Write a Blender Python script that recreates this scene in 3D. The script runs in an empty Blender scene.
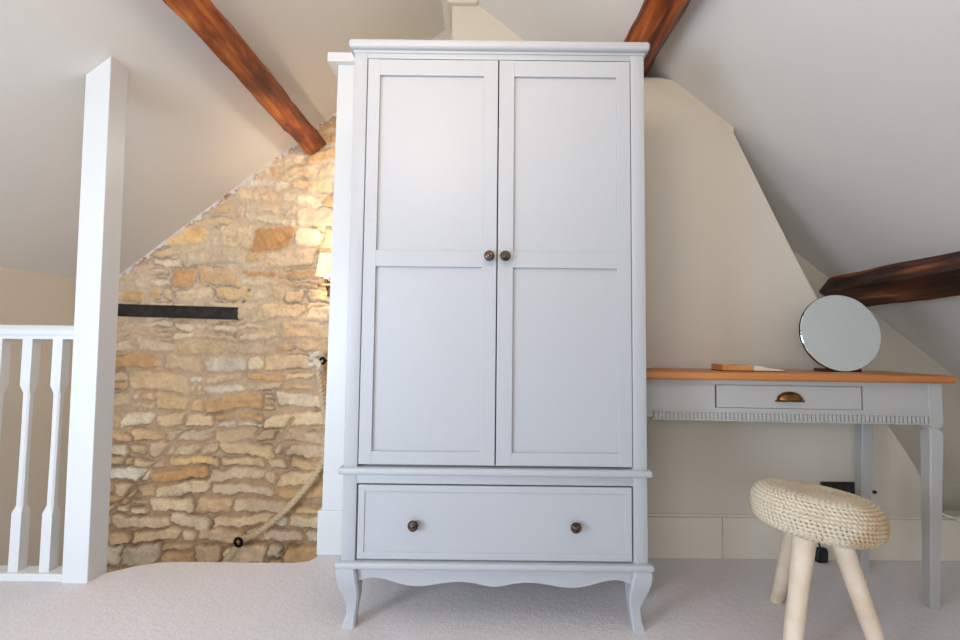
import bpy, bmesh, math, random
import numpy as np
from mathutils import Vector, Matrix, Euler

random.seed(7)
S = bpy.context.scene
COL = S.collection
PI = math.pi

def srgb(r, g, b):
    f = lambda c: (c / 255 / 12.92) if c / 255 <= .04045 else ((c / 255 + .055) / 1.055) ** 2.4
    return (f(r), f(g), f(b), 1.0)

# ------------------------------------------------------------------ camera
cam_d = bpy.data.cameras.new('camera'); cam = bpy.data.objects.new('camera', cam_d); COL.objects.link(cam)
cam_d.sensor_width = 36; cam_d.lens = 472 / 960 * 36; cam_d.clip_start = .02
up = Vector((95 / 472, 8420 / 472, -1)).normalized()
ax = Vector((1, -.01128, 0)); ax = (ax - ax.dot(up) * up).normalized()
ay = up.cross(ax)
M = Matrix((ax, ay, up)).to_4x4(); M.translation = Vector((0, 0, .889))
cam.matrix_world = M
S.camera = cam

# ------------------------------------------------------------------ light and exposure
S.view_settings.view_transform = 'Standard'; S.view_settings.look = 'None'
S.view_settings.gamma = 1; S.view_settings.use_curve_mapping = False
S.view_settings.exposure = 0.38
w = bpy.data.worlds.new('world'); S.world = w; w.use_nodes = True
w.node_tree.nodes['Background'].inputs[0].default_value = (.75, .85, 1, 1)
w.node_tree.nodes['Background'].inputs[1].default_value = .6

def area(name, loc, target, sx, sy, power, color):
    d = bpy.data.lights.new(name, 'AREA'); d.shape = 'RECTANGLE'; d.size = sx; d.size_y = sy
    d.energy = power; d.color = color
    o = bpy.data.objects.new(name, d); COL.objects.link(o); o.location = loc
    o.rotation_euler = (Vector(target) - Vector(loc)).to_track_quat('-Z', 'Y').to_euler()
    return o
area('window_daylight', (-1.25, -2.15, 1.15), (-.8, 2, 1.1), 1.2, 1.1, 28, (.78, .88, 1.0))
area('dormer_daylight', (-1.85, -.35, .85), (.4, 1.5, .45), .7, .8, 31, (.66, .81, 1.0))
area('far_ceiling_fill', (-.30, .35, 1.95), (-.35, 2.6, 2.9), .35, .35, 7, (1.0, .80, .62))  # unseen warm area light, added to brighten the far ceiling
area('warm_upward_fill', (.5, -.6, 2.1), (.3, 0, 3), .5, .5, 9, (1.0, .87, .70))  # unseen warm fill behind the camera, aimed up at the ceiling
area('warm_right_fill', (.9, -1.4, .9), (.9, 2, 1.5), .5, .5, 1.2, (1.0, .84, .66))  # unseen weak warm fill behind the camera, towards the right

area('stone_wall_fill', (-.62, 2.72, 2.05), (-1.5, 3.0, .8), .15, .15, 2.2, (1, .90, .78))  # warm fill added out of sight to brighten the stone wall

# ------------------------------------------------------------------ materials
def mat(name, col, rough=.5, metal=0, bump=None, var=None, spec=.5):
    """bump = (scale, strength, distance); var = (scale, colour2, contrast)"""
    m = bpy.data.materials.new(name); m.use_nodes = True; nt = m.node_tree; b = nt.nodes['Principled BSDF']
    b.inputs['Base Color'].default_value = col; b.inputs['Roughness'].default_value = rough
    b.inputs['Metallic'].default_value = metal; b.inputs['Specular IOR Level'].default_value = spec
    tc = nt.nodes.new('ShaderNodeTexCoord')
    if var:
        n = nt.nodes.new('ShaderNodeTexNoise'); n.inputs['Scale'].default_value = var[0]; n.inputs['Detail'].default_value = 6
        nt.links.new(tc.outputs['Object'], n.inputs['Vector'])
        r = nt.nodes.new('ShaderNodeValToRGB'); c = var[2]
        r.color_ramp.elements[0].position = .5 - c; r.color_ramp.elements[1].position = .5 + c
        r.color_ramp.elements[0].color = col; r.color_ramp.elements[1].color = var[1]
        nt.links.new(n.outputs['Fac'], r.inputs['Fac']); nt.links.new(r.outputs['Color'], b.inputs['Base Color'])
    if bump:
        n = nt.nodes.new('ShaderNodeTexNoise'); n.inputs['Scale'].default_value = bump[0]; n.inputs['Detail'].default_value = 5
        nt.links.new(tc.outputs['Object'], n.inputs['Vector'])
        bp = nt.nodes.new('ShaderNodeBump'); bp.inputs['Strength'].default_value = bump[1]; bp.inputs['Distance'].default_value = bump[2]
        nt.links.new(n.outputs['Fac'], bp.inputs['Height']); nt.links.new(bp.outputs['Normal'], b.inputs['Normal'])
    return m

M_ceil = mat('ceiling_plaster', srgb(230, 227, 221), .9, bump=(3, .25, .02), spec=.2)
M_cream = mat('cream_wall_paint', srgb(221, 211, 195), .9, bump=(4, .25, .015), spec=.2)
M_gloss = mat('white_gloss_paint', srgb(222, 223, 222), .35, bump=(25, .05, .002))
M_skirt = mat('skirting_paint', srgb(228, 220, 204), .45)
M_ward = mat('pale_grey_furniture_paint', srgb(183, 185, 188), .42, bump=(60, .04, .001))
M_desk = mat('grey_desk_paint', srgb(184, 182, 178), .45, bump=(60, .04, .001))
M_black = mat('black_plastic', srgb(22, 21, 21), .45)
M_bronze = mat('dark_bronze', srgb(120, 102, 90), .3, .9, var=(60, srgb(58, 46, 40), .2))
M_brass = mat('aged_brass', srgb(150, 110, 60), .33, .9, var=(40, srgb(82, 56, 30), .25))
M_dark = mat('cavity', srgb(40, 38, 36), .9)
M_whitecable = mat('white_cable', srgb(235, 233, 228), .5)
M_glass = mat('mirror_glass', (.80, .87, .86, 1), .015, 1.0)
M_rim = mat('mirror_rim', srgb(42, 34, 30), .4, .5)
M_mwood = mat('mirror_wood', srgb(94, 44, 24), .45, var=(30, srgb(58, 26, 14), .25))
M_page = mat('book_page', srgb(232, 214, 190), .8)
M_picture = mat('book_picture_page', srgb(206, 128, 70), .6, var=(14, srgb(226, 160, 98), .2))
M_cover = mat('book_cover', srgb(96, 56, 34), .6)
M_rope = mat('jute_rope', srgb(232, 212, 176), .9, bump=(220, .4, .003), var=(35, srgb(214, 186, 142), .25))
M_legwood = mat('pale_peeled_wood', srgb(226, 202, 174), .6, bump=(22, .3, .006), var=(11, srgb(242, 224, 202), .14))

def wood(name, c1, c2, c3, axis, rough=.5, scale=9, stretch=14, bump=.3, patch=None):
    m = bpy.data.materials.new(name); m.use_nodes = True; nt = m.node_tree; b = nt.nodes['Principled BSDF']
    b.inputs['Roughness'].default_value = rough
    tc = nt.nodes.new('ShaderNodeTexCoord'); mp = nt.nodes.new('ShaderNodeMapping')
    sc = [1, 1, 1]; sc[axis] = 1 / stretch; mp.inputs['Scale'].default_value = sc
    nt.links.new(tc.outputs['Object'], mp.inputs['Vector'])
    n = nt.nodes.new('ShaderNodeTexNoise'); n.inputs['Scale'].default_value = scale * 4; n.inputs['Detail'].default_value = 8; n.inputs['Distortion'].default_value = .6
    nt.links.new(mp.outputs['Vector'], n.inputs['Vector'])
    r = nt.nodes.new('ShaderNodeValToRGB'); e = r.color_ramp.elements
    e[0].position = .33; e[0].color = c1; e[1].position = .72; e[1].color = c3
    k = e.new(.52); k.color = c2
    nt.links.new(n.outputs['Fac'], r.inputs['Fac']); nt.links.new(r.outputs['Color'], b.inputs['Base Color'])
    if patch:
        n2 = nt.nodes.new('ShaderNodeTexNoise'); n2.inputs['Scale'].default_value = 9; n2.inputs['Detail'].default_value = 5
        mp2 = nt.nodes.new('ShaderNodeMapping'); sc2 = [1, 1, 1]; sc2[axis] = .35; mp2.inputs['Scale'].default_value = sc2
        nt.links.new(tc.outputs['Object'], mp2.inputs['Vector']); nt.links.new(mp2.outputs['Vector'], n2.inputs['Vector'])
        r2 = nt.nodes.new('ShaderNodeValToRGB'); r2.color_ramp.elements[0].position = .40; r2.color_ramp.elements[0].color = patch; r2.color_ramp.elements[1].position = .60; r2.color_ramp.elements[1].color = (1, 1, 1, 1)
        nt.links.new(n2.outputs['Fac'], r2.inputs['Fac'])
        mx = nt.nodes.new('ShaderNodeMix'); mx.data_type = 'RGBA'; mx.blend_type = 'MULTIPLY'; mx.inputs['Factor'].default_value = 1
        nt.links.new(r.outputs['Color'], mx.inputs['A']); nt.links.new(r2.outputs['Color'], mx.inputs['B']); nt.links.new(mx.outputs['Result'], b.inputs['Base Color'])
    bp = nt.nodes.new('ShaderNodeBump'); bp.inputs['Strength'].default_value = bump; bp.inputs['Distance'].default_value = .01
    nt.links.new(n.outputs['Fac'], bp.inputs['Height']); nt.links.new(bp.outputs['Normal'], b.inputs['Normal'])
    return m
M_beamA = wood('stained_oak', srgb(84, 28, 8), srgb(166, 80, 26), srgb(222, 136, 58), 1, .42, 5, 10, .6, (.30, .16, .10, 1))
M_beamC = wood('dark_old_oak', srgb(34, 14, 8), srgb(104, 50, 24), srgb(196, 130, 74), 1, .5, 6, 9, .9, (.25, .18, .13, 1))
M_oaktop = wood('honey_pine', srgb(172, 96, 42), srgb(194, 119, 58), srgb(208, 138, 76), 0, .38, 5, 16, .08)

def carpet():
    m = mat('carpet', srgb(223, 214, 210), 1.0, var=(90, srgb(232, 226, 227), .2), spec=.1)
    nt = m.node_tree; b = nt.nodes['Principled BSDF']; tc = nt.nodes.new('ShaderNodeTexCoord')
    v = nt.nodes.new('ShaderNodeTexNoise'); v.inputs['Scale'].default_value = 140; v.inputs['Detail'].default_value = 3
    v2 = nt.nodes.new('ShaderNodeTexNoise'); v2.inputs['Scale'].default_value = 40; v2.inputs['Detail'].default_value = 2
    a = nt.nodes.new('ShaderNodeMath'); a.operation = 'ADD'
    nt.links.new(tc.outputs['Object'], v.inputs['Vector']); nt.links.new(tc.outputs['Object'], v2.inputs['Vector'])
    nt.links.new(v.outputs['Fac'], a.inputs[0]); nt.links.new(v2.outputs['Fac'], a.inputs[1])
    bp = nt.nodes.new('ShaderNodeBump'); bp.inputs['Strength'].default_value = .5; bp.inputs['Distance'].default_value = .0035
    nt.links.new(a.outputs[0], bp.inputs['Height']); nt.links.new(bp.outputs['Normal'], b.inputs['Normal'])
    return m
M_carpet = carpet()

# ------------------------------------------------------------------ helpers
def tag(o, label=None, cat=None, group=None, kind=None):
    if label: o['label'] = label
    if cat: o['category'] = cat
    if group: o['group'] = group
    if kind: o['kind'] = kind
    return o

def thing(name, label, cat, loc=(0, 0, 0), rz=0, group=None):
    o = bpy.data.objects.new(name, None); COL.objects.link(o); o.empty_display_size = .05
    o.location = loc; o.rotation_euler = (0, 0, rz)
    return tag(o, label, cat, group)

def obj(name, bm, m, parent=None, loc=(0, 0, 0), smooth=False):
    me = bpy.data.meshes.new(name)
    if isinstance(bm, bmesh.types.BMesh):
        bmesh.ops.recalc_face_normals(bm, faces=bm.faces[:])
        bm.to_mesh(me); bm.free()
    else:
        me = bm
    for mm in (m if isinstance(m, (list, tuple)) else [m]): me.materials.append(mm)
    if smooth:
        me.polygons.foreach_set('use_smooth', [True] * len(me.polygons))
        if smooth != 'all': me.set_sharp_from_angle(angle=math.radians(smooth if smooth is not True else 40))
    o = bpy.data.objects.new(name, me); COL.objects.link(o); o.location = loc
    if parent: o.parent = parent
    return o

def merge(bm, t):
    me = bpy.data.meshes.new('tmp'); t.to_mesh(me); t.free(); bm.from_mesh(me); bpy.data.meshes.remove(me)

def box(bm, x0, x1, y0, y1, z0, z1, bev=0, seg=2):
    t = bmesh.new(); bmesh.ops.create_cube(t, size=1)
    for v in t.verts:
        v.co = Vector(((x0 + x1) / 2 + v.co.x * (x1 - x0), (y0 + y1) / 2 + v.co.y * (y1 - y0), (z0 + z1) / 2 + v.co.z * (z1 - z0)))
    if bev: bmesh.ops.bevel(t, geom=t.edges[:], offset=bev, segments=seg, profile=.5, affect='EDGES')
    merge(bm, t)

def prism(bm, pts, y0, y1, axis='y', bev=0):
    """extrude a polygon: axis y -> pts are (x,z); axis z -> (x,y); axis x -> (y,z)"""
    f = {'y': lambda p, d: (p[0], d, p[1]), 'z': lambda p, d: (p[0], p[1], d), 'x': lambda p, d: (d, p[0], p[1])}[axis]
    t = bmesh.new()
    a = [t.verts.new(f(p, y0)) for p in pts]; b = [t.verts.new(f(p, y1)) for p in pts]
    n = len(pts); t.faces.new(a); t.faces.new(b[::-1])
    for i in range(n): t.faces.new((a[i], a[(i + 1) % n], b[(i + 1) % n], b[i]))
    bmesh.ops.recalc_face_normals(t, faces=t.faces[:])
    if bev: bmesh.ops.bevel(t, geom=t.edges[:], offset=bev, segments=2, profile=.5, affect='EDGES')
    merge(bm, t)

def lathe(bm, prof, n=32, mtx=None, cap=True):
    """prof: list of (r, h) along local z"""
    t = bmesh.new(); rings = []
    for r, h in prof:
        if r < 1e-6: rings.append([t.verts.new((0, 0, h))])
        else: rings.append([t.verts.new((r * math.cos(2 * PI * i / n), r * math.sin(2 * PI * i / n), h)) for i in range(n)])
    for a, b in zip(rings, rings[1:]):
        for i in range(n):
            j = (i + 1) % n
            if len(a) == 1 and len(b) == 1: continue
            if len(a) == 1: t.faces.new((a[0], b[i], b[j]))
            elif len(b) == 1: t.faces.new((a[i], a[j], b[0]))
            else: t.faces.new((a[i], a[j], b[j], b[i]))
    if cap:
        for r in (rings[0], rings[-1]):
            if len(r) > 1: t.faces.new(r)
    if mtx: t.transform(mtx)
    merge(bm, t)

def loft(bm, sections):
    """sections: list of vertex loops of equal length"""
    t = bmesh.new(); L = [[t.verts.new(p) for p in s] for s in sections]; n = len(L[0])
    for a, b in zip(L, L[1:]):
        for i in range(n): t.faces.new((a[i], a[(i + 1) % n], b[(i + 1) % n], b[i]))
    t.faces.new(L[0]); t.faces.new(L[-1][::-1]); merge(bm, t)

def tube(bm, pts, r, n=8, rf=None, sub=6):
    """smooth tube through points (Catmull-Rom)"""
    P = [Vector(p) for p in pts]; Q = []
    ext = [2 * P[0] - P[1]] + P + [2 * P[-1] - P[-2]]
    for i in range(len(P) - 1):
        a, b, c, d = ext[i:i + 4]
        for k in range(sub):
            t = k / sub
            Q.append(.5 * ((2 * b) + (c - a) * t + (2 * a - 5 * b + 4 * c - d) * t * t + (-a + 3 * b - 3 * c + d) * t ** 3))
    Q.append(P[-1]); secs = []; ref = Vector((0, 0, 1)); s = 0
    for i, q in enumerate(Q):
        d = (Q[min(i + 1, len(Q) - 1)] - Q[max(i - 1, 0)]).normalized()
        if i: s += (q - Q[i - 1]).length
        if abs(d.dot(ref)) > .95: ref = Vector((0, 1, 0))
        u = d.cross(ref).normalized(); v = u.cross(d).normalized(); ref = v
        secs.append([q + (u * math.cos(2 * PI * k / n) + v * math.sin(2 * PI * k / n)) * (rf(s, 2 * PI * k / n) if rf else r) for k in range(n)])
        
    loft(bm, secs)

def rrect(x0, x1, y0, y1, z, c=.006):
    return [(x0 + c, y0, z), (x1 - c, y0, z), (x1, y0 + c, z), (x1, y1 - c, z), (x1 - c, y1, z), (x0 + c, y1, z), (x0, y1 - c, z), (x0, y0 + c, z)]

# ------------------------------------------------------------------ room geometry constants
AX, AZ, SL = -.255, 2.984, .797            # ridge and roof pitch
YB = -2.3                                  # wall behind the camera
cz = lambda x: AZ - (.803 if x < AX else .792) * abs(x - AX)
XL, XR = -2.40, 2.78                       # knee walls
YS, YG, YW = 3.04, 2.55, 2.07              # stone gable, plastered gable, boxed partition
NL = 1 / math.hypot(1, SL)

# floor: carpet with a rounded edge at the stair opening
fl = [(XL, YB), (XR, YB), (XR, YG), (-.55, YG), (-.60, 2.10), (-.675, 2.10), (-.682, 2.05), (-.70, 2.005), (-.75, 1.990), (-1.22, 1.988), (-1.30, 1.978), (-1.37, 1.945),
      (-1.415, 1.905), (-1.45, 1.88), (XL, 1.88)]
bm = bmesh.new()
a = [bm.verts.new((x, y, 0)) for x, y in fl]; f = bm.faces.new(a)
r = bmesh.ops.extrude_face_region(bm, geom=[f])
for v in [g for g in r['geom'] if isinstance(g, bmesh.types.BMVert)]: v.co.z -= .22
bmesh.ops.recalc_face_normals(bm, faces=bm.faces[:])
top = [e for e in bm.edges if all(abs(v.co.z) < 1e-6 for v in e.verts) and all(v.co.y > 1.8 and v.co.x < -.65 for v in e.verts)]
bmesh.ops.bevel(bm, geom=top, offset=.018, segments=4, profile=.5, affect='EDGES')
floor = tag(obj('floor', bm, M_carpet, smooth=50), kind='structure')
bm = bmesh.new(); box(bm, XL - .1, XR + .1, 1.5, YS + .1, -1.35, -1.25)  # unseen floor, added to stop world light leaking into the stairwell
tag(obj('floor_stairwell', bm, M_carpet), kind='structure')

# sloping ceilings, slabs along the ridge
bm = bmesh.new(); th = .12
prism(bm, [(XL - .15, cz(XL - .15)), (AX, AZ), (XR + .15, cz(XR + .15)), (XR + .15, cz(XR + .15) + th), (AX, AZ + th), (XL - .15, cz(XL - .15) + th)], YB - .1, YS + .25)
tag(obj('ceiling', bm, M_ceil), kind='structure')

bm = bmesh.new(); prism(bm, [(XL - .1, -1.3), (XL, -1.3), (XL, cz(XL) + .03), (XL - .1, cz(XL - .1) + .03)], YB - .1, YS + .2)
tag(obj('wall_left', bm, M_cream), kind='structure')
bm = bmesh.new(); prism(bm, [(XR, -.3), (XR + .1, -.3), (XR + .1, cz(XR + .1) + .03), (XR, cz(XR) + .03)], YB - .1, YG + .1)
tag(obj('wall_right', bm, M_cream), kind='structure')
bm = bmesh.new()
prism(bm, [(XL - .1, -.3), (XR + .1, -.3), (XR + .1, cz(XR + .1) + .05), (AX, AZ + .05), (XL - .1, cz(XL - .1) + .05)], YB - .1, YB)
tag(obj('wall_back', bm, M_ceil), kind='structure')
# plastered far gable on the right, with its free left edge, and the bit of plaster round the apex
bm = bmesh.new(); prism(bm, [(-.175, -.3), (XR + .1, -.3), (XR + .1, cz(XR + .1) + .04), (-.175, cz(-.175) + .04)], YG, YG + .55)
tag(obj('wall_gable_right', bm, M_cream), kind='structure')
bm = bmesh.new(); prism(bm, [(-.62, -1.3), (-.1, -1.3), (-.1, AZ), (AX, AZ + .04), (-.62, cz(-.62) + .04)], YS - .02, YS + .12)
tag(obj('wall_gable_centre', bm, M_cream), kind='structure')
# timber noggin at the head of the gable
bm = bmesh.new(); box(bm, -.20, -.035, YG - .03, YG + .2, 2.797, 2.97, .004)
tag(obj('trim_1', bm, M_cream), kind='structure')

# boxed partition behind wardrobe and desk
W1 = [(-.56, -.2), (1.99, -.2), (1.985, .178), (1.885, .395), (1.772, .575), (1.585, .92), (1.430, 1.222), (1.272, 1.555), (1.130, 1.860), (1.132, cz(1.132) + .01), (.868, cz(.868) + .004), (.80, 2.112), (-.56, 2.112)]
bm = bmesh.new(); prism(bm, W1, YW, YG + .02)
tag(obj('wall_partition', bm, M_cream), kind='structure')
bm = bmesh.new(); box(bm, 1.97, XR, YW, YW + .10, -.2, .176, .003)
tag(obj('wall_curb', bm, M_cream), kind='structure')
# skirting boards
bm = bmesh.new()
box(bm, -.6, .772 + .27, YW - .016, YW + .01, 0, .172, .003); box(bm, 1.0435, XR, YW - .016, YW + .01, 0, .172, .003)
box(bm, -.6, XR, YW - .009, YW + .01, .172, .183, .003)
tag(obj('baseboard_partition', bm, M_skirt), kind='structure')
bm = bmesh.new(); box(bm, 1.9, XR, YG - .018, YG + .01, 0, .20, .004)
tag(obj('baseboard_gable', bm, M_skirt), kind='structure')

# white boxed end of the partition with its cap
bm = bmesh.new()
prism(bm, [(-.668, 0), (-.30, 0), (-.30, 2.15), (-.652, 2.15)], YW - .012, YW + .40, bev=.003)
box(bm, -.680, -.30, YW - .026, YW + .40, 0, .185, .005)
tag(obj('trim_2', bm, M_gloss), kind='structure')
bm = bmesh.new()
box(bm, -.692, -.30, YW - .040, YW + .42, 2.148, 2.190, .003)
tag(obj('trim_3', bm, M_gloss), kind='structure')

# ------------------------------------------------------------------ rubble stone gable (one mesh, real relief)
rng = np.random.default_rng(11)
def vnoise(x, y, sc, seed, octv=4):
    out = 0; amp = 1; tot = 0
    for o in range(octv):
        g = np.random.default_rng(seed + o).random((256, 256)) * 2 - 1
        u = x * sc * 2 ** o + 50; v = y * sc * 2 ** o + 50
        i = np.floor(u).astype(int); j = np.floor(v).astype(int); fu = u - i; fv = v - j
        fu = fu * fu * (3 - 2 * fu); fv = fv * fv * (3 - 2 * fv); i %= 256; j %= 256; i2 = (i + 1) % 256; j2 = (j + 1) % 256
        out = out + amp * ((g[i, j] * (1 - fu) + g[i2, j] * fu) * (1 - fv) + (g[i, j2] * (1 - fu) + g[i2, j2] * fu) * fv)
        tot += amp; amp *= .5
    return out / tot
step = .0075
gx = np.arange(XL + .005, -.45, step); gz = np.arange(-.75, 2.75, step)
X, Z = np.meshgrid(gx, gz, indexing='ij')
wx = X + .045 * vnoise(X, Z, 4, 1, 3) + .016 * vnoise(X, Z, 34, 5, 3)
wz = Z + .040 * vnoise(X, Z, 3.4, 20, 3) + .015 * vnoise(X, Z, 26, 9, 3)
best = np.full(X.shape, -1.0); sid = np.full(X.shape, -1); stones = []
z = -.85
while z < 2.85:
    low = z < 1.0
    h = random.choice([.075, .09, .105, .12, .14]) if low else random.choice([.09, .11, .13, .15])
    x = XL - random.uniform(0, .3)
    while x < -.35:
        wd = random.uniform(.13, .40) if random.random() < .75 else random.uniform(.06, .13)
        parts = [(z, z + h)]
        if h > .1 and wd < .34 and random.random() < .35:
            m_ = z + h * random.uniform(.4, .6); parts = [(z, m_), (m_, z + h)]
        for (a_, b_) in parts: stones.append((x, x + wd, a_, b_))
        x += wd
    z += h
SC = [srgb(*c) for c in [(238, 208, 166), (244, 218, 178), (234, 198, 152), (245, 226, 194), (240, 212, 174), (226, 186, 136), (245, 232, 210), (236, 212, 180), (222, 172, 120), (242, 204, 148)]]
WT = np.array([5, 5, 4, 4, 5, 3, 2, 3, 1.1, 1.8]); WT /= WT.sum()
scol = []; soff = []
for k, (x0, x1, z0, z1) in enumerate(stones):
    gap = random.uniform(.003, .012); tilt = random.uniform(-.11, .11)
    mk = (wx > x0 - .03) & (wx < x1 + .03) & (wz > z0 - .03) & (wz < z1 + .03)
    cx, c_z = (x0 + x1) / 2, (z0 + z1) / 2; hx, hz = (x1 - x0) / 2 - gap, (z1 - z0) / 2 - gap * random.uniform(.7, 1.3)
    rr = min(hz, hx) * random.uniform(.35, .8)
    px = np.abs(wx[mk] - cx + tilt * (wz[mk] - c_z) * 3) - hx + rr; pz = np.abs(wz[mk] - c_z + tilt * (wx[mk] - cx)) - hz + rr
    d = -(np.hypot(np.maximum(px, 0), np.maximum(pz, 0)) + np.minimum(np.maximum(px, pz), 0) - rr)
    b = best[mk]; s = sid[mk]; up_ = d > b; b[up_] = d[up_]; s[up_] = k; best[mk] = b; sid[mk] = s
    c = np.array(SC[rng.choice(len(SC), p=WT)][:3]) * random.uniform(.86, 1.08)
    scol.append(c); soff.append(random.uniform(-.4, 1.1))
scol = np.array(scol); soff = np.array(soff)
# old stair line and a crack left as mortar seams
def seg(ax_, az_, bx_, bz_):
    L2 = (bx_ - ax_) ** 2 + (bz_ - az_) ** 2
    t = np.clip(((X - ax_) * (bx_ - ax_) + (Z - az_) * (bz_ - az_)) / L2, 0, 1)
    return np.hypot(X - ax_ - t * (bx_ - ax_), Z - az_ - t * (bz_ - az_)) + .008 * vnoise(X, Z, 18, 77, 2)
for s_ in [(-1.86, .35, -2.32, -.20), (-1.18, .42, -1.30, .22), (-1.88, .35, -1.80, .62)]:
    best = np.minimum(best, seg(*s_) - .006)
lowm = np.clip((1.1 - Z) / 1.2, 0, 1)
e = np.clip(best / (.009 + .006 * (1 - lowm)), 0, 1); e = e * e * (3 - 2 * e)
n1 = vnoise(X, Z, 16, 31, 4); n2 = vnoise(X, Z, 60, 41, 2); n3 = vnoise(X, Z, 3, 51, 3)
hgt = e * (.010 + .016 * lowm) * (0.75 + .6 * soff[sid]) + e * .014 * n1 + .0035 * n2 + .012 * n3 + .003 * n1
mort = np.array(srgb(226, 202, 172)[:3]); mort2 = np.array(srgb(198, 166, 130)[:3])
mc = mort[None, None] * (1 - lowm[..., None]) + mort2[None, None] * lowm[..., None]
cc = scol[sid] * (1 + .16 * n1[..., None] + .10 * n2[..., None])
rust = np.clip(vnoise(X, Z, 7, 61, 4) * 2.2 - .75, 0, 1)[..., None] * .35
cc = cc * (1 - rust) + np.array(srgb(206, 132, 62)[:3]) * rust
ee = (e * (.55 + .45 * np.clip(best / .03 + .3 + .5 * n1, 0, 1)))[..., None]
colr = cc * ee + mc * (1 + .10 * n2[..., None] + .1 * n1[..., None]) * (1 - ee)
crev = np.exp(-((best - .001) / .0045) ** 2) * np.clip(vnoise(X, Z, 6, 91, 4) * 3.5 + .1, 0, 1)     # open joints and dirt
hgt = hgt - crev * .012; colr = colr * (1 - .42 * crev[..., None])
for hx_, hz_ in ((-1.497, 1.235), (-1.53, 1.16)):                       # two old fixing holes
    hm = np.clip(1.4 - np.hypot(X - hx_, Z - hz_) / .010, 0, 1); hgt -= hm * .02; colr = colr * (1 - .8 * hm[..., None])
nx, nz = X.shape
ids = np.arange(nx * nz).reshape(nx, nz)
keep = (Z[:-1, :-1] < AZ - SL * np.abs(X[:-1, :-1] - AX) + .10)
q = np.stack([ids[:-1, :-1], ids[1:, :-1], ids[1:, 1:], ids[:-1, 1:]], -1)[keep]
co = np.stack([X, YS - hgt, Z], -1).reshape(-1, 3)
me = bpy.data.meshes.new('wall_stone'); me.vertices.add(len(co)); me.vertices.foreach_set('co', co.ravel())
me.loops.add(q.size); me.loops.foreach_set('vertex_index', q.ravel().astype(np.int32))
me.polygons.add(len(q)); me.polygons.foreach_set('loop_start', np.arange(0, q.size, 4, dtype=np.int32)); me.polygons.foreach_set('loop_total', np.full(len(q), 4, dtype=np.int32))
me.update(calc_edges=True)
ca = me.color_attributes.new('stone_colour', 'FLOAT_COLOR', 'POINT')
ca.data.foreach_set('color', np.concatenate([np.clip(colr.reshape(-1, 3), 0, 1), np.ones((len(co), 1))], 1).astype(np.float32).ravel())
ms = bpy.data.materials.new('honey_limestone'); ms.use_nodes = True; nt = ms.node_tree; b = nt.nodes['Principled BSDF']; b.inputs['Roughness'].default_value = .95; b.inputs['Specular IOR Level'].default_value = .15
at = nt.nodes.new('ShaderNodeAttribute'); at.attribute_name = 'stone_colour'
tc = nt.nodes.new('ShaderNodeTexCoord'); nn = nt.nodes.new('ShaderNodeTexNoise'); nn.inputs['Scale'].default_value = 70; nn.inputs['Detail'].default_value = 8
nt.links.new(tc.outputs['Object'], nn.inputs['Vector'])
mr = nt.nodes.new('ShaderNodeMapRange'); mr.inputs['To Min'].default_value = .78; mr.inputs['To Max'].default_value = 1.22; nt.links.new(nn.outputs['Fac'], mr.inputs['Value'])
vm = nt.nodes.new('ShaderNodeVectorMath'); vm.operation = 'SCALE'; nt.links.new(at.outputs['Color'], vm.inputs[0]); nt.links.new(mr.outputs['Result'], vm.inputs['Scale'])
nt.links.new(vm.outputs['Vector'], b.inputs['Base Color'])
bp = nt.nodes.new('ShaderNodeBump'); bp.inputs['Strength'].default_value = .5; bp.inputs['Distance'].default_value = .006
nt.links.new(nn.outputs['Fac'], bp.inputs['Height']); nt.links.new(bp.outputs['Normal'], b.inputs['Normal'])
if me.polygons[0].normal.y > 0: me.flip_normals()
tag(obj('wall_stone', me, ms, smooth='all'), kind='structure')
# backing so that the stone gable has thickness
bm = bmesh.new(); prism(bm, [(XL - .1, -1.3), (-.3, -1.3), (-.3, cz(-.3) + .04), (XL - .1, cz(XL - .1) + .04)], YS + .02, YS + .2)
tag(obj('wall_far', bm, M_cream), kind='structure')

# ragged white plaster edge where the ceiling meets the stone
bm = bmesh.new(); prev = None; n_ = 220
for i in range(n_ + 1):
    x = XL + (-.62 - XL) * i / n_
    wdt = .012 + .009 * math.sin(i * .7) * math.sin(i * .23 + 1) + random.uniform(-.006, .010)
    wdt = max(.004, wdt); zc = cz(x) + .004
    y = YS - .022
    ring = [bm.verts.new((x, y, zc)), bm.verts.new((x + wdt * .62, y, zc - wdt * 1.25)), bm.verts.new((x + wdt * .62, YS + .02, zc - wdt * 1.25)), bm.verts.new((x, YS + .02, zc))]
    if prev:
        for k in range(4): bm.faces.new((prev[k], prev[(k + 1) % 4], ring[(k + 1) % 4], ring[k]))
    prev = ring
M_plast = mat('raw_plaster', srgb(232, 222, 214), .95, var=(24, srgb(190, 120, 90), .12))
nt = M_plast.node_tree; rp = [n for n in nt.nodes if n.type == 'VALTORGB'][0]; rp.color_ramp.elements[0].position = .60; rp.color_ramp.elements[1].position = .68
tag(obj('trim_4', bm, M_plast), kind='structure')

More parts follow.
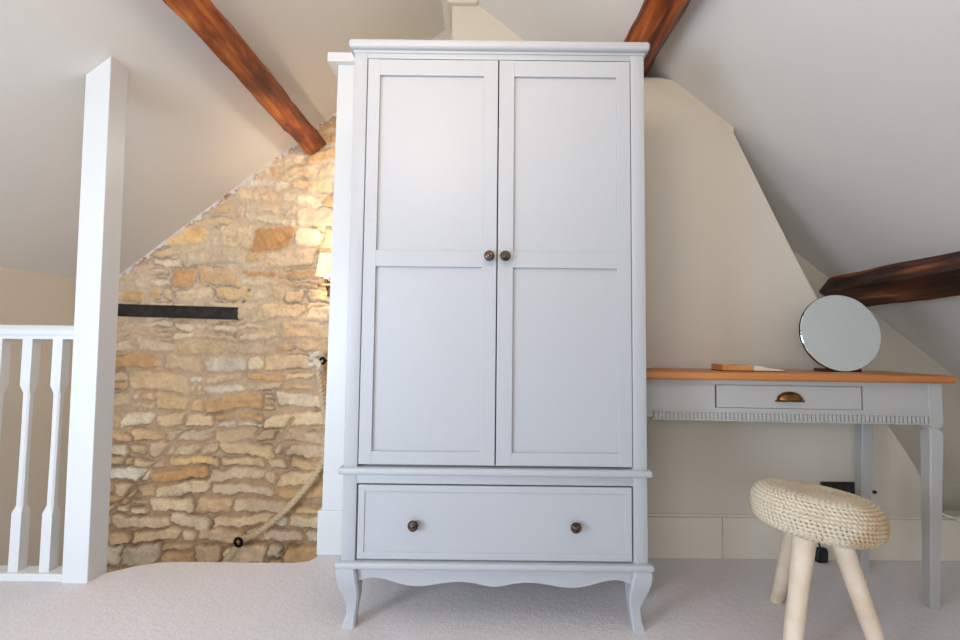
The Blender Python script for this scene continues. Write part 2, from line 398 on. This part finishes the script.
# ------------------------------------------------------------------ roof timbers
def beam(name, side, t0, t1, d, y0, y1, m, label, wob=.0028, seed=0, chamfer=.007, endcut=0, skew=(0, 0)):
    """a purlin on the slope: t = distance down the slope from the ridge, d = depth below the ceiling"""
    rnd = random.Random(seed); secs = []; N = int((y1 - y0) / .05)
    ph = [rnd.uniform(0, 6) for _ in range(8)]
    for i in range(N + 1):
        y = y0 + (y1 - y0) * i / N
        wv = lambda k: wob * (math.sin(y * 7 + ph[k]) + .7 * math.sin(y * 19 + ph[k + 1]) + rnd.uniform(-1, 1))
        s0, s1 = skew[0] * (y1 - y), skew[1] * (y1 - y)
        c = chamfer * (1 + .6 * math.sin(y * 5 + ph[6]) + rnd.uniform(-.3, .3))
        e0, e1 = wv(0), wv(1); dd = d + wv(2) * .7
        e0 += s0; e1 += s1
        if i == N: dd -= endcut; e1 -= endcut * .5
        q = [(t0 + e0, -.02), (t0 + e0, dd * .5 + wv(3) * .4), (t0 + e0, dd - c), (t0 + e0 + c, dd), ((t0 + t1) / 2, dd + wv(4) * .5), (t1 + e1 - c, dd), (t1 + e1, dd - c), (t1 + e1, dd * .5 + wv(5) * .4), (t1 + e1, -.02)]
        sec = []
        for t, dp in q:
            x = t * NL - dp * SL * NL; zz = -t * SL * NL - dp * NL
            sec.append((AX + side * x, y, AZ + zz))
        secs.append(sec)
    bm = bmesh.new(); loft(bm, secs)
    return tag(obj(name, bm, m, smooth=28), label, 'beam')
beam('timber_beam', -1, 1.085, 1.222, .150, YB, YS - .012, M_beamA, 'reddish brown stained timber beam on the left slope, running into the stone wall', seed=3, endcut=.012, skew=(.016, .010))
beam('timber_beam', 1, 1.168, 1.306, .108, YB, YW + .1, M_beamA, 'reddish brown timber beam overhead, disappearing behind the top right of the wardrobe', seed=5)
beam('timber_beam', 1, 2.735, 2.878, .11, 1.55, YG - .01, M_beamC, 'dark rough old timber beam low on the right slope above the round mirror', wob=.0022, seed=9, chamfer=.010, endcut=.02)

# ------------------------------------------------------------------ post, balustrade
bm = bmesh.new(); prism(bm, [(-1.532, -.22), (-1.437, -.22), (-1.462, cz(-1.462) - .001), (-1.557, cz(-1.557) - .001)], 1.795, 1.888, bev=.0025)
tag(obj('newel_post', bm, M_gloss), 'tall square white painted post rising from the carpet to the sloping ceiling', 'post')

bal = thing('stair_balustrade', 'white painted wooden balustrade of turned spindles left of the tall post', 'balustrade', (-1.9, 1.84, 0))
bm = bmesh.new()
hr = [(-.030, -.014), (.030, -.014), (.032, .0), (.026, .012), (.014, .022), (-.014, .022), (-.026, .012), (-.032, .0)]
prism(bm, [(y, z + .93) for y, z in hr], -.50, .354, 'x'); box(bm, -.50, .354, -.018, .018, .898, .918, .002)
obj('handrail', bm, M_gloss, bal, smooth=30)
bm = bmesh.new(); box(bm, -.50, .366, -.035, .035, -.02, .026, .004); obj('base_rail', bm, M_gloss, bal)
def spindle():
    t = bmesh.new(); s = .019; k = .012
    def sq(z, h, c): return rrect(-h, h, -h, h, z, c)
    loft(t, [sq(.02, s, .001), sq(.240, s, .001), sq(.265, .0135, .0055), sq(.50, .0125, .005), sq(.69, .0135, .0055), sq(.72, s, .001), sq(.90, s, .001)])
    return t
sp = obj('spindle', spindle(), M_gloss, bal, loc=(-1.626 + 1.9, 0, 0))
for k in range(1, 6):
    o = sp.copy(); COL.objects.link(o); o.parent = bal; o.location = (-1.626 + 1.9 - .1165 * k, 0, 0)

# ------------------------------------------------------------------ wardrobe
W = thing('wardrobe', 'tall pale grey two-door wardrobe with one long drawer and curved feet', 'wardrobe', (.054, 1.525, 0))
H = .484; D = .515
bm = bmesh.new()
for s in (-1, 1):
    x0, x1 = sorted((s * (H - .045), s * H)); box(bm, x0, x1, 0, .045, .21, 1.87, .004)          # front posts
    x0, x1 = sorted((s * (H - .02), s * (H - .002))); box(bm, x0, x1, .03, D - .004, .21, 1.87)   # side panels
    x0, x1 = sorted((s * (H - .045), s * H)); box(bm, x0, x1, D - .045, D, .21, 1.87, .003)
box(bm, -H + .04, H - .04, .002, .03, 1.847, 1.87, .001)
box(bm, -H + .04, H - .04, .002, .03, .451, .485, .001)
box(bm, -H + .01, H - .01, D - .012, D - .004, .21, 1.87)
box(bm, -H + .01, H - .01, .03, D - .01, .49, .51); box(bm, -H + .01, H - .01, .03, D - .01, .21, .225); box(bm, -H + .01, H - .01, .03, D - .01, 1.85, 1.87)
obj('carcass', bm, M_ward, W, smooth=35)
def mould(hw, y0, z0, z1, bev):
    t = bmesh.new(); box(t, -hw, hw, y0, D + .002, z0, z1, bev, 4); return t
bm = mould(H + .016, -.022, 1.872, 1.903, .012); box(bm, -H - .002, H + .002, -.003, D, 1.864, 1.876, .001)
obj('cornice', bm, M_ward, W, smooth=35)
bm = mould(H + .013, -.016, .480, .503, .008); obj('waist_moulding', bm, M_ward, W, smooth=35)
bm = mould(H + .015, -.018, .191, .212, .008); obj('base_moulding', bm, M_ward, W, smooth=35)

def knob(parent, x, z, y=0):
    t = bmesh.new(); mt = Matrix.Translation((x, y, z)) @ Matrix.Rotation(PI / 2, 4, 'X')
    lathe(t, [(.0, 0), (.0085, 0), (.0085, .003), (.005, .006), (.0048, .012), (.009, .015), (.0155, .018), (.0172, .022), (.0165, .026), (.0125, .030), (.0085, .0315), (.007, .0308), (.004, .033), (0, .0335)], 28, mt, False)
    return obj('knob', t, M_bronze, parent, smooth=50)
zb, zt = .5105, 1.8445
for s in (-1, 1):
    xa, xb = (-.4365, -.0025) if s < 0 else (.0015, .4365)
    bm = bmesh.new()
    if s < 0: pa, pb = -.396, -.050
    else: pa, pb = .052, .392
    pa += 0; y0, y1 = .001, .021
    box(bm, xa, pa, y0, y1, zb, zt, .0012); box(bm, pb, xb, y0, y1, zb, zt, .0012)
    box(bm, pa - .001, pb + .001, y0 + .0006, y1, 1.790, zt - .0004, .0012)
    box(bm, pa - .001, pb + .001, y0 + .0006, y1, 1.147, 1.200, .0012)
    box(bm, pa - .001, pb + .001, y0 + .0006, y1, zb + .0004, .552, .0012)
    box(bm, pa - .004, pb + .004, y0 + .0105, y1 - .002, .54, 1.80)
    d = obj('door', bm, M_ward, W)
    knob(d, -.0265 if s < 0 else .0255, 1.181, y0)
# drawer
bm = bmesh.new(); dz0, dz1 = .2165, .4465
box(bm, -.4345, .4345, .004, .022, dz0, dz1, .0015)
fr = .022
box(bm, -.4345, .4345, .000, .010, dz1 - fr, dz1, .003); box(bm, -.4345, .4345, .000, .010, dz0, dz0 + fr, .003)
box(bm, -.4340, -.4345 + fr, .0006, .010, dz0 + .004, dz1 - .004, .002); box(bm, .4345 - fr, .4340, .0006, .010, dz0 + .004, dz1 - .004, .002)
box(bm, -.42, .42, .02, .42, dz0 + .01, dz1 - .03)
dr = obj('drawer', bm, M_ward, W)
knob(dr, -.256, .327, .004); knob(dr, .253, .327, .004)
# scalloped apron
pr = [(-.445, .128), (-.43, .150), (-.405, .159), (-.381, .162), (-.35, .158), (-.30, .144), (-.27, .138), (-.242, .136), (-.21, .138), (-.17, .145), (-.13, .150), (-.098, .151), (-.06, .147), (-.03, .140), (-.007, .137)]
pr = [(x, z - .004) for x, z in pr]; pr = pr + [(-x, z) for x, z in pr[::-1]]
bm = bmesh.new()
for (xa, za), (xb, zb_) in zip(pr, pr[1:]):
    if xb - xa < 1e-4: continue
    prism(bm, [(xa, za), (xb, zb_), (xb, .195), (xa, .195)], .008, .028)
bmesh.ops.remove_doubles(bm, verts=bm.verts[:], dist=1e-5)
inner = [f for f in bm.faces if abs(f.normal.x) > .99 and abs(f.calc_center_median().x) < .44]
bmesh.ops.delete(bm, geom=inner, context='FACES')
obj('apron', bm, M_ward, W)
# cabriole front feet
Zs = [.195, .18, .155, .125, .095, .065, .035, .012, 0]
Out = [.494, .497, .495, .487, .476, .468, .469, .476, .478]
Inn = [.437, .434, .430, .426, .427, .431, .435, .436, .436]
def cabriole(s):
    t = bmesh.new(); secs = []
    for z, o, i in zip(Zs, Out, Inn):
        wd = o - i; y0 = -(o - H); x0, x1 = sorted((s * i, s * o)); secs.append(rrect(x0, x1, y0, y0 + wd, z, .006))
    loft(t, secs); return t
for s in (-1, 1): obj('leg', cabriole(s), M_ward, W, smooth=40)
for s in (-1, 1):
    t = bmesh.new(); x0, x1 = sorted((s * .445, s * H)); xa, xb = sorted((s * .452, s * (H - .005)))
    loft(t, [rrect(x0, x1, D - .04, D, .195, .003), rrect(xa, xb, D - .035, D - .005, 0, .003)]); obj('leg', t, M_ward, W)

# ------------------------------------------------------------------ dressing table
T = thing('dressing_table', 'grey painted dressing table with honey wood top standing right of the wardrobe', 'table', (1.110, 1.705, 0), -.060)
bm = bmesh.new()
box(bm, -.548, .548, -.030, .312, .779, .806, .008, 3)
obj('tabletop', bm, M_oaktop, T, smooth=35)
bm = bmesh.new(); LX = .483; LW = .045; LL = .500
# front apron around the drawer opening
box(bm, -LL, LX, .007, .024, .761, .777); box(bm, -LL, LX, .007, .024, .640, .677)
box(bm, -LL, -.2545, .007, .024, .676, .762); box(bm, .2595, LX, .007, .024, .676, .762)
box(bm, -LL, LX - .05, .285, .302, .64, .777)
for s in (-1, 1): E_ = LX if s > 0 else LL; x0, x1 = sorted((s * (E_ + .012), s * (E_ + .03))); box(bm, x0, x1, .03, .28, .64, .777)
obj('apron', bm, M_desk, T)
bm = bmesh.new(); box(bm, -.247, .254, .006, .024, .6785, .7595, .0012); box(bm, -.24, .24, .02, .29, .684, .75)
dd = obj('drawer', bm, M_desk, T)
# cup handle
bm = bmesh.new(); R = .047; n = 20; m_ = 8; rows = []
for j in range(m_ + 1):
    ph = j / m_ * PI / 2; row = []
    for i in range(n + 1):
        th_ = PI * i / n
        row.append(bm.verts.new((R * math.cos(th_) * math.cos(ph * .0) * (1 - .18 * (1 - math.cos(ph))), -.024 * math.sin(ph) * math.sin(th_) ** .6 if 0 < i < n else 0, .034 * math.sin(th_) * math.cos(ph))))
    rows.append(row)
for a_, b_ in zip(rows, rows[1:]):
    for i in range(n): bm.faces.new((a_[i], a_[i + 1], b_[i + 1], b_[i]))
box(bm, -.052, .052, -.002, .0, -.004, .002)
bmesh.ops.translate(bm, vec=(.007, .006, .706), verts=bm.verts[:])
cup = obj('handle', bm, M_brass, dd, smooth=50)
so = cup.modifiers.new('solid', 'SOLIDIFY'); so.thickness = .002
bm = bmesh.new(); DX = -.476
box(bm, DX, LX, .001, .010, .631, .636, .001); box(bm, DX, LX, .001, .010, .660, .666, .001); box(bm, DX, LX, .006, .010, .633, .664)
x = DX + .004
while x < LX - .008: box(bm, x, x + .0088, -.0005, .008, .6365, .6595, .0006, 1); x += .01416
obj('dentil_moulding', bm, M_desk, T)
def dleg(x0, y0):
    t = bmesh.new(); x1, y1 = x0 + LW, y0 + LW; cx, cy = x0 + LW / 2, y0 + LW / 2
    def sq(z, h, c, ox=0, oy=0): return rrect(cx - h + ox, cx + h + ox, cy - h + oy, cy + h + oy, z, c)
    h = LW / 2; a = -.026 if x0 > 0 else .006; b = -.002
    loft(t, [sq(.777, h, .001), sq(.632, h, .001), sq(.622, h - .002, .006), sq(.616, h - .006, .008), sq(.610, h - .002, .006), sq(.602, h, .003), sq(.58, h, .003), sq(0, .0165, .003, a, b)])
    return t
for x0 in (-LL - LW, LX):
    for y0 in (0, .262): obj('leg', dleg(x0 - ((.048 if y0 else .006) if x0 > 0 else 0), y0), M_desk, T, smooth=25)

# ------------------------------------------------------------------ round mirror on the table
TZ = .806
mr_o = thing('round_mirror', 'round frameless vanity mirror on a small wooden base, standing on the dressing table', 'mirror', (1.422, 1.862, TZ), math.radians(-3))
tilt = math.radians(7); MT = Matrix.Translation((-.010, -0.013, .152)) @ Matrix.Rotation(PI / 2 - tilt, 4, 'X')
bm = bmesh.new(); lathe(bm, [(0, -.010), (.148, -.010), (.152, -.006), (.152, .001), (.150, .003)], 96, MT, False)
obj('backing', bm, M_rim, mr_o, smooth=40)
bm = bmesh.new(); lathe(bm, [(.1512, .0030), (.1496, .0040), (0, .0040)], 96, MT, False)
obj('mirror_glass', bm, M_glass, mr_o, smooth=20)
bm = bmesh.new(); box(bm, -.072, .064, -.021, .055, 0, .012, .003)
arc = [(-.068, .011)] + [(-.006 + .163 * math.sin(t), .163 - .1600 * math.cos(t)) for t in [(-.38 + .76 * i / 12) for i in range(13)]] + [(.060, .011)]
prism(bm, arc, -.021, -.004)
obj('base', bm, M_mwood, mr_o)

# open book
bk = thing('open_book', 'thin open book lying face up on the dressing table top', 'book', (1.040, 1.845, TZ), math.radians(-4))
bm = bmesh.new(); box(bm, -.113, .115, -.055, .055, .0004, .0035, .0005)
obj('cover', bm, M_cover, bk)
def pages(s, h0, h1, wd):
    secs = []
    for i in range(11):
        u = i / 10; x = s * (.002 + u * wd); t = (h0 * (1 - u) + h1 * u) + .006 * math.sin(min(1, u * 2.2) * PI) * (1 - u) + .001
        secs.append([(x, -.052, .0025), (x, .052, .0025), (x, .052, .0025 + t), (x, -.052, .0025 + t)])
    b_ = bmesh.new(); loft(b_, secs); return b_
pg = obj('left_pages', pages(-1, .012, .022, .110), M_picture, bk, smooth=30); pg['label'] = 'orange printed pages'
obj('right_pages', pages(1, .016, .003, .112), M_page, bk, smooth=30)

# ------------------------------------------------------------------ stool
st = thing('stool', 'low three-legged stool with round woven rope seat and pale wooden legs', 'stool', (1.044, 1.50, 0))
seat_z = .334; TH = .112; R0 = .171
bm_me = bpy.data.meshes.new('seat')
V = []; Fc = []; NS = 300; K = 7
prof = []                                      # (radius, height) stations along the cushion's outline
hh = TH / 2
Lp = []
for i in range(200):
    t = -PI * .5 + PI * i / 199
    rx = (R0 - hh * 1.0) + hh * 1.0 * math.copysign(abs(math.cos(t)) ** .85, math.cos(t)); Lp.append((rx, hh + hh * math.copysign(abs(math.sin(t)) ** .85, math.sin(t))))
Lp = [(.0, 0.0)] + Lp + [((R0 - hh) * (1 - k / 20), TH - .006 * (k / 20)) for k in range(1, 20)]
cr = .0060; acc = 0; last = Lp[0]; ringsP = [(.012, 0.001)]
for a_, b_ in zip(Lp, Lp[1:]):
    d = math.hypot(b_[0] - a_[0], b_[1] - a_[1]); pos = 0
    while acc + (d - pos) >= cr * 1.9:
        pos += cr * 1.9 - acc; acc = 0; f_ = pos / d; ringsP.append((a_[0] + (b_[0] - a_[0]) * f_, a_[1] + (b_[1] - a_[1]) * f_))
    acc += d - pos
colv = []
rs = random.Random(4)
for ri, (rr_, hz_) in enumerate(ringsP):
    if rr_ < .01: continue
    ns = max(24, int(NS * rr_ / R0)); base = len(V); ph0 = rs.uniform(0, 6); shade = rs.uniform(-1, 1)
    nb = max(6, int(2 * PI * rr_ / .0135))
    for i in range(ns):
        th_ = 2 * PI * i / ns
        off = .0011 * math.sin(th_ * 5 + ri * .4) + .0006 * math.sin(th_ * 11 + ri)
        for k in range(K):
            al = 2 * PI * k / K
            rad = cr * (1.0 + .42 * math.sin(nb * th_ + al + ph0))
            V.append(((rr_ + off + rad * math.cos(al)) * math.cos(th_), (rr_ + off + rad * math.cos(al)) * math.sin(th_), hz_ + rad * math.sin(al)))
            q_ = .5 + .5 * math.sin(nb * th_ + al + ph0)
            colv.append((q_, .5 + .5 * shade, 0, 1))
    for i in range(ns):
        for k in range(K):
            i2 = (i + 1) % ns; k2 = (k + 1) % K
            Fc.append((base + i * K + k, base + i2 * K + k, base + i2 * K + k2, base + i * K + k2))
bm_me.from_pydata(V, [], Fc)
ca = bm_me.color_attributes.new('weave', 'FLOAT_COLOR', 'POINT'); ca.data.foreach_set('color', np.array(colv, dtype=np.float32).ravel())
mw = bpy.data.materials.new('seagrass_weave'); mw.use_nodes = True; nt = mw.node_tree; b = nt.nodes['Principled BSDF']; b.inputs['Roughness'].default_value = .75; b.inputs['Specular IOR Level'].default_value = .25
at = nt.nodes.new('ShaderNodeAttribute'); at.attribute_name = 'weave'; sx = nt.nodes.new('ShaderNodeSeparateColor'); nt.links.new(at.outputs['Color'], sx.inputs['Color'])
tc = nt.nodes.new('ShaderNodeTexCoord'); n1_ = nt.nodes.new('ShaderNodeTexNoise'); n1_.inputs['Scale'].default_value = 5; n1_.inputs['Detail'].default_value = 4
n2_ = nt.nodes.new('ShaderNodeTexNoise'); n2_.inputs['Scale'].default_value = 160; n2_.inputs['Detail'].default_value = 2
for n_n in (n1_, n2_): nt.links.new(tc.outputs['Object'], n_n.inputs['Vector'])
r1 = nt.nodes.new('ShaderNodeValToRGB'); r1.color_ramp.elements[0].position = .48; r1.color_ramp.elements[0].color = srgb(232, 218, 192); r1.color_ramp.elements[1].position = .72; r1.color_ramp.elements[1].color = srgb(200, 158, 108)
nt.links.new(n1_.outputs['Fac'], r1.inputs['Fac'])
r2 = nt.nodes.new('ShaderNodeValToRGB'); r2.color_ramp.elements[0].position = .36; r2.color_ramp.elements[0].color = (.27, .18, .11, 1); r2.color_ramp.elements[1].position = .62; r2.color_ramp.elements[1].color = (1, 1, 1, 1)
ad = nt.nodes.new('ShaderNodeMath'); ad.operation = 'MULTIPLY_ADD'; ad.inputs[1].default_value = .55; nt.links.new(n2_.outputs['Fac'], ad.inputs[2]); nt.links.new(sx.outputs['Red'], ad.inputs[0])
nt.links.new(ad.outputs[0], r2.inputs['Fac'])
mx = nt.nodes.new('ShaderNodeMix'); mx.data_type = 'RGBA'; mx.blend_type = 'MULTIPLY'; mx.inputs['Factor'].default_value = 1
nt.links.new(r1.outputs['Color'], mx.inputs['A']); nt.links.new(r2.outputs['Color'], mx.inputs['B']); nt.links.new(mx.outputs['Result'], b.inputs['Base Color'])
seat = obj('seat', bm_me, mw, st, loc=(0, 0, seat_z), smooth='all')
seat.rotation_euler = (math.radians(-1), math.radians(6), 0)
bm = bmesh.new(); lathe(bm, [(0, .004), (R0 - hh, .004), (R0 - .012, hh * .7), (R0 - .010, hh * 1.2), (R0 - hh, TH - .005), (0, TH - .010)], 48, None, False)
cr_o = obj('seat_core', bm, M_rope, seat, smooth=60)
c0 = Vector((1.044, 1.50, 0))
for top_, foot in [((.990, 1.460), (.893, 1.395)), ((1.090, 1.460), (1.163, 1.400)), ((1.035, 1.560), (1.062, 1.725))]:
    a_ = Vector((foot[0], foot[1], .0)) - c0; b_ = Vector((top_[0], top_[1], .338)) - c0
    secs = []; N = 14; dirv = (b_ - a_)
    for i in range(N + 1):
        u = i / N; p = a_ + dirv * u; rad = .0215 + .0105 * u + .0012 * math.sin(u * 9 + foot[0] * 20)
        if i == 0: rad *= .86
        secs.append([(p.x + rad * math.cos(2 * PI * k / 20) * (1 + .04 * math.sin(k * 1.3 + i)), p.y + rad * math.sin(2 * PI * k / 20), p.z) for k in range(20)])
        if i == 0: secs.append([(a_.x + .0215 * math.cos(2 * PI * k / 20), a_.y + .0215 * math.sin(2 * PI * k / 20), .006) for k in range(20)])
    bm = bmesh.new(); loft(bm, secs); obj('leg', bm, M_legwood, st, smooth=50)

# ------------------------------------------------------------------ sockets, cables
sk = thing('wall_socket', 'black double wall socket low on the wall behind the stool', 'socket', (1.545, YW, .282))
bm = bmesh.new(); box(bm, -.073, .073, -.010, .0, -.043, .043, .004); obj('faceplate', bm, M_black, sk)
for s in (-1, 1):
    bm = bmesh.new(); box(bm, s * .035 - .006, s * .035 + .006, -.013, -.008, .018, .032, .001); obj('switch', bm, M_black, sk)
bm = bmesh.new(); lathe(bm, [(0, 0), (.007, 0), (.007, .008), (.005, .010), (0, .011)], 20, Matrix.Translation((1.705, YW, .283)) @ Matrix.Rotation(PI / 2, 4, 'X'), False)
tag(obj('cable_outlet', bm, M_black, smooth=40), 'tiny round black cable outlet on the wall beside the rear desk leg', 'outlet')
pa_ = thing('power_adapter', 'small black plug adapter on the carpet behind the stool legs', 'adapter', (1.446, 2.036, 0))
bm = bmesh.new(); box(bm, -.026, .024, -.014, .015, .0, .060, .010, 3); box(bm, -.013, .012, -.020, -.010, .015, .042, .004); obj('casing', bm, M_black, pa_, smooth=35)
bm = bmesh.new(); tube(bm, [(-.002, 0, .055), (-.012, .0, .10), (.01, .02, .17), (.03, .03, .23), (.05, .036, .25)], .003); obj('cable', bm, M_black, pa_, smooth=60)
bm = bmesh.new(); tube(bm, [(1.90, 2.05, .245), (1.94, 2.047, .235), (1.975, 2.045, .20), (2.02, 2.045, .185), (2.06, 2.04, .16), (2.10, 2.02, .10), (2.16, 1.96, .01), (2.3, 1.9, .005), (2.6, 1.8, .005)], .004)
tag(obj('white_cable', bm, M_whitecable, smooth=60), 'white cable running from behind the right desk leg along the wall', 'cable')

# ------------------------------------------------------------------ things on the stone wall
bm = bmesh.new(); prism(bm, [(-2.335, 1.056), (-1.556, 1.042), (-1.556, 1.122), (-2.335, 1.136)], YS - .030, YS + .03, bev=.003)
M_slate = mat('black_timber', srgb(24, 22, 24), .16, bump=(50, .3, .004), var=(22, srgb(58, 56, 60), .25))
o = tag(obj('inset_lintel', bm, M_slate), 'long shiny black strip let into the stone wall', 'lintel')
lamp = thing('wall_lamp', 'small lit wall lamp with cream shade on the stone wall, behind the white pillar', 'lamp', (-.958, 2.92, 1.250))
M_shade = mat('lamp_shade', srgb(250, 226, 190), .8)
b = M_shade.node_tree.nodes['Principled BSDF']; b.inputs['Emission Color'].default_value = (1, .74, .46, 1); b.inputs['Emission Strength'].default_value = .55
bm = bmesh.new(); lathe(bm, [(.046, .205), (.066, .068)], 40, None, False)
sh = obj('lamp_shade', bm, M_shade, lamp, smooth=60); so = sh.modifiers.new('s', 'SOLIDIFY'); so.thickness = .002
bm = bmesh.new(); lathe(bm, [(0, .0), (.055, .0), (.057, .004), (.05, .010), (.012, .014), (.010, .05), (0, .05)], 28, None, False)
obj('lamp_holder', bm, M_brass, lamp, smooth=40)
M_bulb = mat('bulb', (1, .9, .7, 1), .5); b = M_bulb.node_tree.nodes['Principled BSDF']; b.inputs['Emission Color'].default_value = (1, .85, .6, 1); b.inputs['Emission Strength'].default_value = 8
bm = bmesh.new(); lathe(bm, [(.009, .05), (.012, .07), (.019, .09), (.021, .11), (.014, .128), (0, .132)], 20, None, False)
obj('bulb', bm, M_bulb, lamp, smooth=60)
bm = bmesh.new(); tube(bm, [(0, 0, .01), (0, .03, -.02), (0, .09, -.02), (0, .115, .0)], .006); box(bm, -.03, .03, .105, .12, -.05, .05, .004); obj('bracket', bm, M_brass, lamp, smooth=50)
ld = bpy.data.lights.new('wall_lamp_light', 'POINT'); ld.energy = 5; ld.color = (1, .76, .50); ld.shadow_soft_size = .03
lo = bpy.data.objects.new('wall_lamp_light', ld); COL.objects.link(lo); lo.location = (-.958, 2.92, 1.40)

rp = thing('rope_handrail', 'pale twisted rope handrail sagging down the stone wall to a black iron ring', 'rope', (-1.0, 2.93, .78))
RY = 2.945
def rope_r(s, a): return .0180 * (1 + .17 * math.sin(3 * a + s * 235))
pts = [(-.975, RY, .80), (-1.0, RY - .01, .75), (-.985, RY, .64), (-.962, RY, .50), (-.93, RY, .36), (-.925, RY, .27), (-.955, RY, .17), (-1.02, RY, .06), (-1.10, RY, -.04), (-1.20, RY, -.145), (-1.31, RY, -.235), (-1.40, RY + .02, -.29), (-1.45, RY + .03, -.315), (-1.52, RY + .03, -.41), (-1.60, RY + .02, -.52), (-1.70, RY, -.66)]
bm = bmesh.new(); tube(bm, [Vector(p) - rp.location for p in pts], .012, 18, rope_r, 36)
obj('rope', bm, M_rope, rp, smooth=60)
bm = bmesh.new()
kc = Vector((-1.012, RY - .005, .785)) - rp.location
kn = [kc + Vector((.030 * math.sin(2 * t), -.020 * math.cos(3 * t) - .012, .040 * math.cos(t) + .012 * math.sin(3 * t))) for t in [i * 2 * PI / 16 for i in range(17)]]
tube(bm, kn, .015, 10, lambda s, a: .95 * rope_r(s, a), 10)
obj('knot', bm, mat('bleached_rope', srgb(240, 230, 212), .9, bump=(220, .4, .003)), rp, smooth=60)['label'] = 'whitish rope knot'
M_iron = mat('black_iron', srgb(20, 18, 18), .5, .6)
def ring(loc, r, parent):
    t = bmesh.new(); c = Vector(loc) - parent.location
    tube(t, [c + Vector((r * math.cos(a) * .8, -.25 * r * math.sin(a) - .012, r * math.sin(a))) for a in [i * 2 * PI / 12 for i in range(13)]], .009, 8)
    tube(t, [c + Vector((0, .09, 0)), c + Vector((.0, .03, 0)), c + Vector((.01, -.01, -.01))], .006, 8, None, 4)
    return obj('iron_ring', t, M_iron, parent, smooth=60)
ring((-1.452, RY + .005, -.315), .026, rp); ring((-.972, RY, .79), .016, rp)
